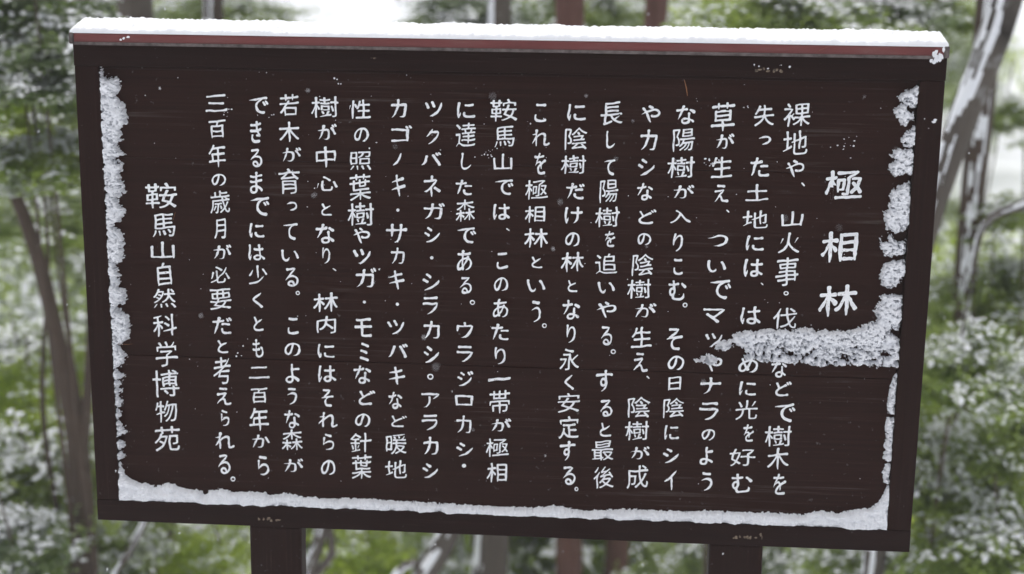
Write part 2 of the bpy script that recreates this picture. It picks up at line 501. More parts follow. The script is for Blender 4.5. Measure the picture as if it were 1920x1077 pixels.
# ------------------------------------------------------------------ lettering
# (origin x, origin y, scale) of the frames in which the ink boxes were measured
T = {'A1': (1280, 170, 5.333), 'A2': (1280, 370, 5.333), 'A3': (1280, 570, 5.333), 'A4': (1280, 750, 5.333),
     'B1': (960, 170, 5.333), 'B2': (960, 370, 5.333), 'B3': (960, 570, 5.333), 'B4': (960, 750, 5.333),
     'C1': (640, 170, 5.333), 'C2': (640, 370, 5.333), 'C3': (640, 570, 5.333), 'C4': (640, 750, 5.333),
     'D1': (260, 170, 4.8), 'D2': (260, 370, 4.8), 'D3': (260, 570, 4.8), 'D4': (260, 720, 4.8)}
TEXT = [
 "A1 極 1420 795 1795 1107 A2 相 1385 345 1745 660 A2 林 1355 870 1745 1207",
 "A1 裸 1005 125 1275 370 A1 地 1000 400 1250 640 A1 や 1015 695 1215 870 A1 、 1180 915 1225 960 A2 山 985 135 1200 290 A2 火 950 355 1175 570 A2 事 935 595 1155 885 A2 。 1005 935 1060 980 A3 伐 905 35 1140 255 A3 な 885 560 1045 735 A3 ど 925 770 1085 920 A4 で 905 30 1120 215 A4 樹 820 250 1085 470 A4 木 840 480 1060 695 A4 を 895 735 1030 950",
 "A1 失 715 140 915 365 A1 っ 745 450 885 550 A1 た 670 670 860 865 A1 土 630 940 855 1107 A2 地 600 130 855 310 A2 に 635 385 805 540 A2 は 610 615 805 800 A2 、 775 850 810 880 A3 は 580 25 780 210 A3 め 555 520 755 690 A3 に 560 775 735 920 A4 光 530 0 750 200 A4 を 600 245 710 420 A4 好 470 485 720 665 A4 む 490 740 690 925",
 "A1 草 290 115 515 410 A1 が 325 425 515 585 A1 生 285 660 490 875 A1 え 310 940 455 1122 A2 、 430 120 470 155 A2 つ 240 375 455 495 A2 い 245 635 435 750 A2 で 260 820 480 1015 A3 マ 200 35 430 190 A3 ツ 220 290 405 435 A3 や 185 500 395 685 A3 ナ 170 735 380 910 A4 ラ 165 15 360 210 A4 の 190 285 325 400 A4 よ 175 465 300 645 A4 う 175 720 295 915",
 "B1 な 1645 145 1830 340 B1 陽 1610 375 1825 615 B1 樹 1555 655 1820 880 B1 が 1600 935 1820 1085 B2 入 1575 125 1790 265 B2 り 1610 355 1710 550 B2 こ 1610 610 1705 775 B2 む 1565 825 1745 1030 B2 。 1705 1050 1755 1102 B3 そ 1535 235 1705 455 B3 の 1555 515 1720 660 B3 日 1560 720 1690 870 B3 陰 1515 930 1720 1142 B4 に 1520 255 1665 400 B4 シ 1510 480 1680 640 B4 イ 1515 690 1650 905",
 "B1 や 1280 150 1490 325 B1 カ 1280 390 1450 610 B1 シ 1260 685 1435 860 B1 な 1250 925 1410 1097 B2 ど 1265 120 1440 265 B2 の 1250 360 1390 485 B2 陰 1200 560 1410 790 B2 樹 1155 815 1390 1020 B3 が 1220 -15 1440 140 B3 生 1195 230 1395 440 B3 え 1205 485 1355 680 B3 、 1340 715 1380 750 B3 陰 1160 925 1380 1142 B4 樹 1130 205 1365 405 B4 が 1180 455 1375 595 B4 成 1145 650 1360 890",
 "B1 長 890 110 1105 350 B1 し 945 405 1040 580 B1 て 915 680 1030 845 B1 陽 880 885 1060 1130 B2 樹 835 95 1070 300 B2 を 925 335 1030 500 B2 追 835 560 1050 775 B2 い 860 850 1025 960 B3 や 840 -25 1040 145 B3 る 880 215 1005 410 B3 。 985 450 1040 500 B3 す 845 660 1005 885 B3 る 870 955 1005 1122 B4 と 880 225 990 365 B4 最 800 400 1015 605 B4 後 815 655 1015 885",
 "B1 に 555 135 735 310 B1 陰 530 365 750 600 B1 樹 490 640 740 840 B1 だ 540 925 725 1090 B2 け 525 95 705 275 B2 の 535 350 680 495 B2 林 490 545 720 755 B2 と 560 825 655 950 B3 な 505 -40 675 155 B3 り 540 205 640 400 B3 永 475 445 675 665 B3 く 525 700 620 855 B3 安 455 885 675 1090 B4 定 470 165 670 390 B4 す 480 410 630 610 B4 る 500 660 635 845 B4 。 625 865 665 910",
 "B1 こ 230 125 345 315 B1 れ 190 395 375 560 B1 を 225 620 340 840 B1 極 130 895 355 1092 B2 相 125 85 330 260 B2 林 120 305 360 515 B2 と 195 590 300 705 B2 い 155 825 330 945 B3 う 185 -35 290 195 B3 。 300 190 350 240",
 "C1 鞍 1490 85 1755 310 C1 馬 1530 350 1730 575 C1 山 1525 635 1710 795 C1 で 1530 885 1720 1045 C2 は 1520 65 1685 230 C2 、 1645 305 1690 340 C2 こ 1550 550 1665 715 C2 の 1520 800 1675 945 C2 あ 1515 1020 1675 1207 C3 た 1505 200 1675 365 C3 り 1535 430 1645 610 C3 一 1470 725 1690 775 C3 帯 1480 855 1690 1095 C4 が 1495 180 1695 320 C4 極 1445 380 1670 570 C4 相 1455 630 1660 825",
 "C1 に 1160 120 1335 280 C1 達 1145 320 1345 570 C1 し 1200 625 1305 790 C1 た 1150 890 1310 1050 C2 森 1140 20 1340 245 C2 で 1155 300 1350 460 C2 あ 1155 530 1310 740 C2 る 1175 785 1310 965 C2 。 1285 1025 1340 1075 C3 ウ 1150 175 1325 350 C3 ラ 1155 415 1315 585 C3 ジ 1160 670 1325 830 C3 ロ 1140 910 1320 1020 C4 カ 1150 150 1305 340 C4 シ 1150 425 1330 570 C4 ・ 1205 635 1250 675",
 "C1 ツ 835 105 1020 270 C1 ク 840 375 990 550 C1 バ 790 615 1005 760 C1 ネ 815 850 990 1065 C2 ガ 825 50 1040 230 C2 シ 825 295 1000 465 C2 ・ 885 585 925 620 C2 シ 810 760 990 945 C2 ラ 810 995 975 1177 C3 カ 825 165 990 350 C3 シ 820 420 990 600 C3 。 860 695 925 755 C3 ア 800 885 990 1040 C4 ラ 810 145 970 310 C4 カ 820 370 970 555 C4 シ 810 625 975 790",
 "C1 カ 495 85 655 285 C1 ゴ 495 340 710 515 C1 ノ 505 615 615 760 C1 キ 495 840 640 1065 C2 ・ 550 110 585 145 C2 サ 445 265 655 465 C2 カ 495 500 635 680 C2 キ 470 725 635 930 C2 ・ 545 1050 580 1085 C3 ツ 465 160 640 315 C3 バ 460 390 670 540 C3 キ 470 625 635 810 C3 な 470 880 610 1050 C4 ど 495 145 660 270 C4 暖 450 330 655 540 C4 地 440 600 660 780",
 "C1 性 75 90 290 290 C1 の 125 365 275 515 C1 照 80 600 300 805 C1 葉 85 830 295 1105 C2 樹 65 50 325 290 C2 や 110 305 290 465 C2 ツ 120 520 310 670 C2 ガ 145 705 360 910 C2 ・ 215 1030 250 1062 C3 モ 135 140 310 330 C3 ミ 185 385 275 575 C3 な 130 610 295 800 C3 ど 175 855 340 1010 C4 の 140 135 295 270 C4 針 95 325 300 525 C4 葉 105 545 305 790",
 "D1 樹 1555 50 1800 250 D1 が 1605 300 1790 450 D1 中 1595 505 1775 700 D1 心 1595 775 1795 905 D2 と 1645 55 1745 170 D2 な 1600 240 1765 415 D2 り 1655 450 1730 600 D2 、 1745 635 1785 665 D2 林 1575 855 1795 1040 D3 内 1605 110 1780 270 D3 に 1615 360 1765 490 D3 は 1615 550 1780 710 D3 そ 1640 760 1755 920 D4 れ 1615 250 1790 395 D4 ら 1660 445 1760 595 D4 の 1640 680 1775 825",
 "D1 若 1270 30 1440 235 D1 木 1265 280 1450 470 D1 が 1285 505 1465 645 D1 育 1265 705 1450 935 D2 っ 1330 35 1430 130 D2 て 1300 230 1430 380 D2 い 1285 475 1445 575 D2 る 1315 630 1440 805 D2 。 1415 840 1455 880 D3 こ 1340 120 1440 270 D3 の 1315 350 1460 470 D3 よ 1325 535 1450 710 D3 う 1330 750 1430 910 D4 な 1315 235 1450 395 D4 森 1290 410 1480 600 D4 が 1305 665 1485 795",
 "D1 で 990 55 1170 210 D1 き 1010 275 1110 470 D1 る 1000 520 1115 685 D1 ま 1005 730 1120 925 D1 で 1000 955 1185 1125 D2 に 1000 235 1135 370 D2 は 990 425 1135 575 D2 少 990 615 1165 785 D2 く 1030 845 1120 995 D3 と 1035 115 1125 240 D3 も 1030 320 1125 480 D3 二 995 560 1175 670 D3 百 1015 750 1160 900 D4 年 1000 220 1170 425 D4 か 1015 455 1190 580 D4 ら 1070 645 1175 820",
 "D1 三 605 35 795 195 D1 百 635 260 785 435 D1 年 635 485 785 695 D1 の 660 745 790 865 D1 歳 650 900 825 1110 D2 月 680 185 785 380 D2 が 670 425 840 560 D2 必 650 620 820 775 D2 要 645 815 835 1015 D3 だ 670 115 845 275 D3 と 710 320 810 440 D3 考 675 475 835 720 D3 え 700 750 835 910 D4 ら 740 230 820 380 D4 れ 685 440 860 585 D4 る 710 630 830 805 D4 。 830 830 875 875",
 "D1 鞍 65 830 345 1065 D2 馬 120 140 330 365 D2 山 115 400 325 550 D2 自 170 590 300 805 D2 然 130 825 335 1000 D3 科 130 85 345 295 D3 学 160 330 350 565 D3 博 130 590 365 840 D3 物 155 865 350 1065 D4 苑 145 380 375 610",
]
_gl = {}


def glyph(ch):
    """outline loops of a character, ink on the left, from the built-in font"""
    if ch in _gl: return _gl[ch]
    cu = bpy.data.curves.new('g', 'FONT')
    cu.body = ch
    cu.resolution_u = 4
    ob = bpy.data.objects.new('g', cu)
    COL.objects.link(ob)
    dg = bpy.context.evaluated_depsgraph_get()
    me = bpy.data.meshes.new_from_object(ob.evaluated_get(dg))
    bm = bmesh.new(); bm.from_mesh(me)
    bmesh.ops.remove_doubles(bm, verts=bm.verts[:], dist=1e-5)
    nxt = {}
    for f in bm.faces:
        fl = f.normal.z < 0
        for lp in f.loops:
            if len(lp.edge.link_faces) == 1:
                a, b_ = lp.vert, lp.link_loop_next.vert
                if fl: a, b_ = b_, a
                nxt.setdefault(a.index, []).append(b_.index)
    co = {v.index: (v.co.x, v.co.y) for v in bm.verts}
    loops = []
    while nxt:
        s = next(iter(nxt)); cur = s; lp = []
        while cur in nxt:
            lp.append(co[cur]); l = nxt[cur]; nx = l.pop()
            if not l: del nxt[cur]
            cur = nx
            if cur == s: break
        if len(lp) > 2: loops.append(np.array(lp))
    bm.free()
    bpy.data.objects.remove(ob); bpy.data.curves.remove(cu); bpy.data.meshes.remove(me)
    _gl[ch] = loops
    return loops


def resample(P, step):
    Q = np.vstack([P, P[:1]])
    d = np.r_[0, np.cumsum(np.hypot(*np.diff(Q, axis=0).T))]
    n_ = max(8, int(d[-1] / step))
    s = np.linspace(0, d[-1], n_, endpoint=False)
    return np.stack([np.interp(s, d, Q[:, 0]), np.interp(s, d, Q[:, 1])], 1)


def char_loops(ch, px0, py0, px1, py1, seed, title):
    cx, cy = (px0 + px1) / 2, (py0 + py1) / 2
    a = unproj(px0, cy, PY); b_ = unproj(px1, cy, PY)
    t_ = unproj(cx, py0, PY); u = unproj(cx, py1, PY)
    w = b_.x - a.x; h = t_.z - u.z
    cX = (a.x + b_.x) / 2; cZ = (t_.z + u.z) / 2
    kanji = ord(ch) >= 0x4e00
    punct = ch in '、。・'
    src = [l.copy() for l in glyph(ch)]
    sh = 0.0 if punct else (0.10 if kanji else 0.05)
    # blunt stroke ends of the outline: short edge between two square corners, facing outwards
    caps = []
    for l in ([] if (punct or ch in '博') else src):
        e = np.roll(l, -1, 0) - l
        L = np.hypot(e[:, 0], e[:, 1])
        cr = np.cross(np.roll(e, 1, 0), e) / np.maximum(L * np.roll(L, 1), 1e-9)     # turn at vertex i
        for i in np.nonzero((L > 0.035) & (L < 0.105))[0]:
            if cr[i] > 0.72 and cr[(i + 1) % len(l)] > 0.72:
                n_o = np.array([e[i, 1], -e[i, 0]]) / L[i]
                caps.append((l[i] + e[i] / 2, n_o, L[i]))
    for l in src: l[:, 1] += sh * l[:, 0]
    caps = [(np.array([m_[0], m_[1] + sh * m_[0]]), n_o, w_) for m_, n_o, w_ in caps]
    allp = np.vstack(src)
    mn, mx = allp.min(0), allp.max(0)
    npts = sum(len(l) for l in src)
    dense = kanji and len(allp) > 70
    off = 0.0009 if title else (0.00055 if not kanji else (0.00005 if dense else 0.0003))
    if punct: off = 0.0003
    w2 = max(w - 2 * off, 0.002); h2 = max(h - 2 * off, 0.002)
    sc_ = np.array([w2, h2]) / np.maximum(mx - mn, 1e-4)
    out = []
    r = np.random.RandomState(seed)
    ph = r.uniform(0, 100, 2)
    step = 0.0011 if not title else 0.0014
    for l in src:
        P = (l - (mn + mx) / 2) * sc_
        P = resample(P, step)
        # lively hand: low-frequency warp of the whole sign
        P[:, 0] += (vnoise(P[:, 0] * 70 + ph[0], P[:, 1] * 70 + ph[1], 3) - .5) * 0.0028 * (0 if punct else 1)
        P[:, 1] += (vnoise(P[:, 0] * 70 + ph[1], P[:, 1] * 70 + ph[0], 4) - .5) * 0.0028 * (0 if punct else 1)
        for _ in range(3 if not dense else 2):
            P = 0.5 * P + 0.25 * (np.roll(P, 1, 0) + np.roll(P, -1, 0))
        out.append(P)
    A = np.vstack(out)
    lid = np.concatenate([np.full(len(p), i) for i, p in enumerate(out)])
    pos = np.concatenate([np.arange(len(p)) for p in out])
    ln = np.concatenate([np.full(len(p), len(p)) for p in out])
    N = []
    for P in out:
        tg = np.roll(P, -1, 0) - np.roll(P, 1, 0)
        tg /= np.maximum(np.hypot(tg[:, 0], tg[:, 1]), 1e-9)[:, None]
        N.append(np.stack([tg[:, 1], -tg[:, 0]], 1))
    N = np.vstack(N)
    # free gap in front of each outline point, so that thickened strokes never run together
    D = A[None] - A[:, None]
    dist = np.hypot(D[..., 0], D[..., 1])
    fw = (D * N[:, None, :]).sum(-1)
    gap = np.where((fw > 0.72 * dist) & (dist > 1e-7), dist, 1.0).min(1)
    nz = vnoise(A[:, 0] * 170 + ph[0], A[:, 1] * 170 + ph[1], 8)
    o = off * (-0.1 + 2.2 * nz)
    o = np.minimum(o, gap * 0.27)
    size = max(w2, h2)
    for m_, n_o, w_ in caps:
        c = (m_ - (mn + mx) / 2) * sc_
        ws = w_ * float(sc_.mean())
        dv = A - c
        back = -(dv @ n_o)
        lat = np.abs(dv @ np.array([-n_o[1], n_o[0]]))
        near = (lat < ws * 0.80 + back * 0.13) & (back > -ws * .5)
        ang = math.degrees(math.atan2(n_o[1], n_o[0])) % 360
        if 185 < ang < 262: Rr, amp = 0.46, -0.47          # falling stroke ends in a point
        elif 262 <= ang < 285: Rr, amp = 0.26, -0.26       # upright stroke thins at its foot
        elif ang >= 285 or ang < 30: Rr, amp = 0.16, 0.20  # pressed end of a level or right-falling stroke
        else: Rr, amp = 0.12, 0.16                         # pressed start
        if 30 <= ang < 75: Rr, amp = 0.30, -0.38           # flicked-up end
        if dense and amp < 0: amp *= 0.6; Rr *= 0.7
        if not kanji and amp < 0: amp *= 0.85; Rr *= 0.8
        fall = np.clip(1 - back / (Rr * size), 0, 1) * near
        if amp < 0: o = np.where(near & (fall > 0), np.maximum(o * (1 - fall), 0) + amp * ws * fall ** 1.3, o)
        else: o = o + np.minimum(amp * ws * fall, gap * 0.12)
    A = A + N * o[:, None]
    A = A * 1.0 + np.array([cX, cZ])
    res = []
    k = 0
    for P in out:
        res.append(A[k:k + len(P)]); k += len(P)
    return res


def character(loops):
    cu = bpy.data.curves.new('character', 'CURVE')
    cu.dimensions = '2D'; cu.fill_mode = 'BOTH'; cu.extrude = 0.0003
    for P in loops:
        sp = cu.splines.new('POLY')
        sp.points.add(len(P) - 1)
        buf = np.zeros((len(P), 4)); buf[:, :2] = P; buf[:, 3] = 1
        sp.points.foreach_set('co', buf.ravel())
        sp.use_cyclic_u = True
    ob = bpy.data.objects.new('t', cu)
    COL.objects.link(ob)
    dg = bpy.context.evaluated_depsgraph_get()
    me = bpy.data.meshes.new_from_object(ob.evaluated_get(dg))
    bpy.data.objects.remove(ob); bpy.data.curves.remove(cu)
    me.transform(Matrix(((1, 0, 0, 0), (0, 0, -1, PY - 0.0022 - 0.0009), (0, 1, 0, 0), (0, 0, 0, 1))))
    me.materials.clear()
    me.name = 'character'
    return me


for ci, line in enumerate(TEXT):
    tk = line.split()
    for i in range(0, len(tk), 6):
        ox, oy, s = T[tk[i]]
        x0, y0, x1, y1 = map(float, tk[i + 2:i + 6])
        k = {'label': 'large character of the title'} if ci == 0 else {}
        spart('character', character(char_loops(tk[i + 1], ox + x0 / s, oy + y0 / s, ox + x1 / s, oy + y1 / s, ci * 40 + i, ci == 0)), M_PAINT, **k)


# ------------------------------------------------------------------ snow stuck on the board
def sdf_poly(X, Z, poly):
    """positive inside"""
    P = np.array(poly); Q = np.roll(P, -1, 0)
    inside = np.zeros(X.shape, bool)
    d = np.full(X.shape, 1e9)
    for (x0, z0), (x1, z1) in zip(P, Q):
        c = ((z0 > Z) != (z1 > Z)) & (X < (x1 - x0) * (Z - z0) / ((z1 - z0) if abs(z1 - z0) > 1e-12 else 1e-12) + x0)
        inside ^= c
        dx, dz = x1 - x0, z1 - z0
        t_ = np.clip(((X - x0) * dx + (Z - z0) * dz) / (dx * dx + dz * dz + 1e-12), 0, 1)
        d = np.minimum(d, np.hypot(X - x0 - t_ * dx, Z - z0 - t_ * dz))
    return np.where(inside, d, -d)


def snow_patch(name, polys, label, h0=0.011, rim=0.010, step=0.0013, seed=0, rough=0.0045, edge=0.004, holes=None, lean=0.0, yb=None, x0c=IX0 + .0004, x1c=IX1 - .0004, z0c=IZ0 + .0004, fine=1.0, pits=1.0):
    yb = PY if yb is None else yb
    wp = [[(lambda q: (q.x, q.z))(unproj(x, y, yb - h0 * 0.5)) for x, y in p] for p in polys]
    allp = np.vstack([np.array(p) for p in wp])
    mn = allp.min(0) - 0.006; mx = allp.max(0) + 0.006
    xs = np.arange(max(mn[0], x0c), min(mx[0], x1c) + step, step); xs[-1] = min(xs[-1], x1c)
    zs = np.arange(max(mn[1], z0c), mx[1] + step, step)
    X, Z = np.meshgrid(xs, zs)
    S = np.full(X.shape, -1.0)
    for p in wp: S = np.maximum(S, sdf_poly(X, Z, p))
    # distance to frame edges must not thin the snow: it leans on the timber there
    n1 = fbm(X * 160 + lean * Z * 160, Z * 160, 4, seed) - 0.5
    n2 = fbm(X * 520, Z * 520, 2, seed + 5) - 0.5
    S = S + edge * 1.7 * n1 + edge * 1.1 * n2
    side = np.minimum(X - x0c, x1c - X)
    S2 = np.where(S > 0, np.maximum(S, 0), S)
    # against the frame the depth stays full
    prof = np.clip(S2 / rim, 0, 1)
    prof = np.sqrt(np.clip(1 - (1 - prof) ** 2, 0, 1))
    n3 = fbm(X * 48 + 3 + lean * Z * 60, Z * 75, 3, seed + 9)
    n4 = fbm(X * 260, Z * 260, 3, seed + 2)
    H = h0 * prof * (0.25 + 1.3 * n3) + rough * (n4 - 0.5) * 2 * np.clip(prof * 2, 0, 1) * fine
    if holes is not None: H = H - holes(X, Z, wp) * np.clip((fbm(X * 120, Z * 150, 4, seed + 31) - 0.49) * 12, 0, 3)
    H = H - np.clip(fbm(X * 210 + 7, Z * 300 + lean * X * 200, 3, seed + 77) - 0.62, 0, 1) * 0.085 * pits
    mask = (S > 0) & (H > 0.0004)
    H = np.maximum(H, 0.0)
    jx = (fbm(X * 700, Z * 700, 1, seed + 41) - .5) * step * 1.2
    jz = (fbm(X * 700, Z * 700, 1, seed + 43) - .5) * step * 1.2
    inn = (X > xs[0] + 1e-6) & (X < xs[-1] - 1e-6) & (Z > zs[0] + 1e-6)
    V = np.stack([X + jx * inn, yb - 0.0034 - H + 0.0, Z + jz * inn], -1)
    V[..., 1] = np.where(mask, V[..., 1], yb + 0.003)
    ny, nx = X.shape
    idx = np.arange(nx * ny).reshape(ny, nx)
    c4 = (mask[:-1, :-1].astype(int) + mask[:-1, 1:] + mask[1:, 1:] + mask[1:, :-1])
    keep = c4 >= 1
    F = np.stack([idx[:-1, :-1], idx[:-1, 1:], idx[1:, 1:], idx[1:, :-1]], -1)[keep]
    used = np.unique(F); remap = np.full(nx * ny, -1); remap[used] = np.arange(len(used))
    me = mesh_np(name, V.reshape(-1, 3)[used], remap[F], True)
    o = link(name, me, M_SNOW, label=label, cat='snow', group='snow stuck inside the frame of the board')
    o.matrix_world = BOARD_M
    return o


def inner_l(y): return 184 + (y - 125.5) / (939 - 125.5) * 39.5 - 3
def inner_r(y): return 1724.5 - (y - 150) / (994 - 150) * 61.5 + 4


left_pts = [(222, 147), (224, 170), (215, 180), (232, 200), (237, 228), (222, 245), (228, 262), (215, 268), (230, 290), (212, 298), (230, 312), (222, 325), (233, 360), (214, 370), (235, 400), (212, 424), (230, 440), (231, 465), (230, 488), (213, 492), (222, 515), (219, 540), (231, 545), (235, 565), (213, 575), (240, 595), (243, 630), (221, 650), (236, 670), (224, 688), (216, 692), (231, 705), (219, 712), (231, 717), (217, 727), (230, 733), (218, 742), (232, 752), (220, 765), (227, 775), (221, 787), (236, 810), (219, 823), (234, 835), (221, 845), (234, 853), (223, 866), (231, 884)]
snow_patch('snow_crust', [[(inner_l(884), 884), (inner_l(147), 147)] + left_pts, [(inner_l(150), 150), (inner_l(128), 128), (192, 128), (190, 150)]],
           'ragged upright crust of snow packed along the left inner edge of the board', h0=0.014, rim=0.008, seed=3, edge=0.0085, lean=0.6, rough=0.003)
bot = [(inner_l(880), 880), (230, 880), (233, 893), (245, 900), (260, 908), (272, 908), (289, 915), (302, 911), (314, 907), (329, 912), (350, 919), (372, 920), (383, 930), (393, 921), (414, 919), (439, 925), (468, 925), (495, 925), (506, 930), (539, 927), (568, 934), (620, 937), (656, 937), (696, 938), (771, 943), (846, 947), (921, 951), (1000, 954), (1040, 950), (1093, 960), (1181, 957), (1280, 961), (1332, 960), (1390, 963), (1436, 963), (1504, 967), (1533, 960), (1574, 965), (1600, 959), (1629, 955), (1650, 942), (1658, 927), (1664, 913), (1672, 912), (1668, 1010), (216, 950)]
snow_patch('snow_drift', [bot], 'long low snow drift on the bottom rail, thickest in the right corner', h0=0.016, rim=0.012, seed=8, edge=0.0040, rough=0.0028, pits=0.15)
R = inner_r
clumps = [[(1723, 158), (1706, 169), (1690, 175), (1683, 182), (1695, 194), (1676, 208), (1681, 219), (1695, 238), (1705, 228), (1714, 222), (1712, 212), (1700, 207), (1702, 198), (1712, 204), (1724, 196)],
          [(1719, 236), (1697, 250), (1691, 266), (1698, 278), (1717, 274)],
          [(1716, 281), (1690, 279), (1679, 281), (1669, 292), (1680, 300), (1666, 309), (1672, 324), (1679, 331), (1701, 326), (1712, 332)]]
snow_patch('snow_clump', clumps, 'topmost broken clump of snow on the right inner edge, with a dark hole', h0=0.013, rim=0.007, seed=13, edge=0.007, rough=0.0026)
snow_patch('snow_clump', [[(1706, 343), (1684, 348), (1668, 368), (1671, 380), (1659, 402), (1662, 427), (1680, 438), (1700, 432), (1706, 420), (1710, 380)]],
           'tall pear-shaped clump of snow on the right inner edge of the board', h0=0.014, rim=0.008, seed=17, edge=0.007, rough=0.0026)
snow_patch('snow_clump', [[(1650, 450), (1668, 456), (1664, 438), (1672, 441), (1682, 455), (1699, 450), (1697, 476), (1670, 483), (1660, 478), (1652, 466)]],
           'small flat wing-shaped clump of snow on the right inner edge, above the rounder one', h0=0.012, rim=0.007, seed=19, edge=0.0065, rough=0.0026)
snow_patch('snow_clump', [[(1658, 497), (1675, 489), (1699, 488), (1698, 518), (1688, 528), (1680, 541), (1655, 536), (1649, 516)]],
           'round clump of snow just above the snow ledge on the right inner edge', h0=0.014, rim=0.008, seed=23, edge=0.0065, rough=0.0026)


def ledge_holes(X, Z, wp):
    zc = unproj(1500, 650, PY).z
    a = np.clip((zc + 0.012 - Z) / 0.02, 0, 1) * np.clip((Z - (0.7455 + 0.006)) / 0.006, 0, 1)
    return (0.006 + 0.016 * vnoise(X * 45, Z * 70, 4)) * a


ledge = [(1336, 660), (1348, 643), (1374, 638), (1376, 630), (1394, 624), (1426, 622), (1447, 618), (1467, 620), (1483, 623), (1514, 618), (1535, 622), (1574, 623), (1605, 620), (1626, 611), (1643, 606), (1648, 596), (1641, 586), (1650, 566), (1655, 553), (1692, 556), (1692, 596), (1682, 618), (1660, 622), (1680, 632), (1689, 640), (1688, 660), (1688, 690), (1618, 688), (1514, 686), (1462, 682), (1426, 680), (1398, 674), (1396, 660), (1394, 651), (1379, 650), (1366, 656), (1345, 662)]
tip = [(1299, 679), (1314, 671), (1329, 665), (1340, 670), (1352, 676), (1340, 682), (1314, 683)]
snow_patch('snow_ledge', [ledge, tip], 'wide tapering shelf of snow across the writing at the right', h0=0.018, rim=0.008, seed=29, edge=0.0062, rough=0.0026, holes=ledge_holes)
beads = [[(1684, 700), (1677, 703), (1670, 721), (1668, 740), (1663, 758), (1664, 776), (1678, 778)],
         [(1678, 783), (1664, 784), (1659, 800), (1662, 820), (1657, 836), (1661, 845), (1655, 856), (1660, 866), (1672, 866)],
         [(1673, 869), (1659, 871), (1655, 888), (1657, 905), (1669, 909)]]
snow_patch('snow_crust', beads, 'thin beaded string of snow down the right inner edge below the snow ledge', h0=0.011, rim=0.008, seed=37, edge=0.0035)


# snow lying on the cap
def cap_snow():
    xs = np.arange(-0.9015, 0.8995, 0.0022)
    ss = np.linspace(0, 1, 84)            # front eave -> ridge -> back eave
    X, Sx = np.meshgrid(xs, ss)
    Y = CY0 + 0.0005 + Sx * (CY1 - CY0 - 0.001)
    Zb = np.where(Y < CYR, CZ1 + (Y - CY0) / (CYR - CY0) * (CZR - CZ1), CZR - (Y - CYR) / (CY1 - CYR) * (CZR - CZ1)) + 0.0016
    e = np.minimum(np.minimum(Y - CY0, CY1 - Y), np.minimum(X + 0.9022, 0.9002 - X))
    prof = np.clip(e / 0.006, 0, 1) ** 0.5
    H = prof * (0.0022 + 0.0075 * fbm(X * 18, Y * 34, 4, 5) + 0.0062 * (fbm(X * 190, Y * 190, 3, 6)) ** 2)
    spike = fbm(X * 330, Y * 330, 2, 12)
    edge_gap = (fbm(X * 45, Y * 0 + 3, 3, 8) > 0.60) & (Sx < 0.02)
    H = np.where(Sx < 0.001, -0.0012, H)
    V = np.stack([X, Y, Zb + H], -1)
    ny, nx = X.shape
    idx = np.arange(nx * ny).reshape(ny, nx)
    F = np.stack([idx[:-1, :-1], idx[:-1, 1:], idx[1:, 1:], idx[1:, :-1]], -1).reshape(-1, 4)
    return mesh_np('cap_snow', V.reshape(-1, 3), F, True)


link('snow_blanket', cap_snow(), M_SNOW, label='thin even blanket of snow lying on the whole length of the cap of the board', cat='snow').matrix_world = BOARD_M


def blob(bm, c, rx, ry, rz, r, sub=1, jit=0.35):
    g = bmesh.ops.create_icosphere(bm, subdivisions=sub, radius=1)
    for v in g['verts']:
        q = 1 + r.uniform(-jit, jit)
        v.co = Vector((c[0] + v.co.x * rx * q, c[1] + v.co.y * ry * q, c[2] + v.co.z * rz * q))


# specks of snow caught on the timber
bm = bmesh.new()
r = random.Random(5)
spots = []
for i in range(170):
    x = r.uniform(190, 1720); y = 130 + (r.random() ** 1.5) * 840
    spots.append((x, y, PY - 0.0026, r.uniform(0.0004, 0.0011)))
for cx, cy, n_ in ((1395, 200, 8), (1335, 305, 14), (1465, 120, 5), (428, 213, 14), (915, 290, 22), (1580, 275, 16), (1600, 262, 5), (700, 270, 6), (500, 215, 8), (1420, 130, 8), (1750, 228, 6), (640, 160, 8), (1000, 230, 8), (1210, 760, 5), (445, 660, 7), (600, 350, 5)):
    for j in range(int(n_ * .6)):
        spots.append((cx + r.gauss(0, 11), cy + r.gauss(0, 6), (PY - 0.0026) if 190 < cx < 1700 and cy > 140 else -0.0004, r.uniform(0.0006, 0.0018)))
for x, y in ((1330, 300), (1342, 304), (232, 72), (240, 70), (226, 75), (1750, 229), (1753, 226)):
    spots.append((x, y, (CY0 - 0.001) if y < 80 else (-0.0004 if x > 1700 else PY - 0.0026), 0.0028))
for x, y, yy, s in spots:
    p = unproj(x, y, yy)
    if p.z > IZ1 - .002 and yy > 0: continue
    if yy > 0 and not (IX0 + .004 < p.x < IX1 - .004 and IZ0 + .004 < p.z): continue
    blob(bm, (p.x, yy, p.z), s * r.uniform(.8, 1.6), s * 0.6, s * r.uniform(.7, 1.4), r)
me = bpy.data.meshes.new('snow_specks'); bm.to_mesh(me); bm.free()
link('snow_specks', me, M_SNOW, label='fine specks of snow caught all over the dark boards', cat='snow', kind='stuff').matrix_world = BOARD_M

bm = bmesh.new()
for i in range(16):
    p = unproj(1757 + r.gauss(0, 5), 108 + r.gauss(0, 6), CY0 - .002)
    blob(bm, (p.x, CY0 - .002, p.z), 0.0035, 0.003, 0.005, r, 1, .5)
me = bpy.data.meshes.new('snow_bit'); bm.to_mesh(me); bm.free()
link('snow_bit', me, M_SNOW, label='small lump of snow clinging under the right front corner of the cap', cat='snow').matrix_world = BOARD_M


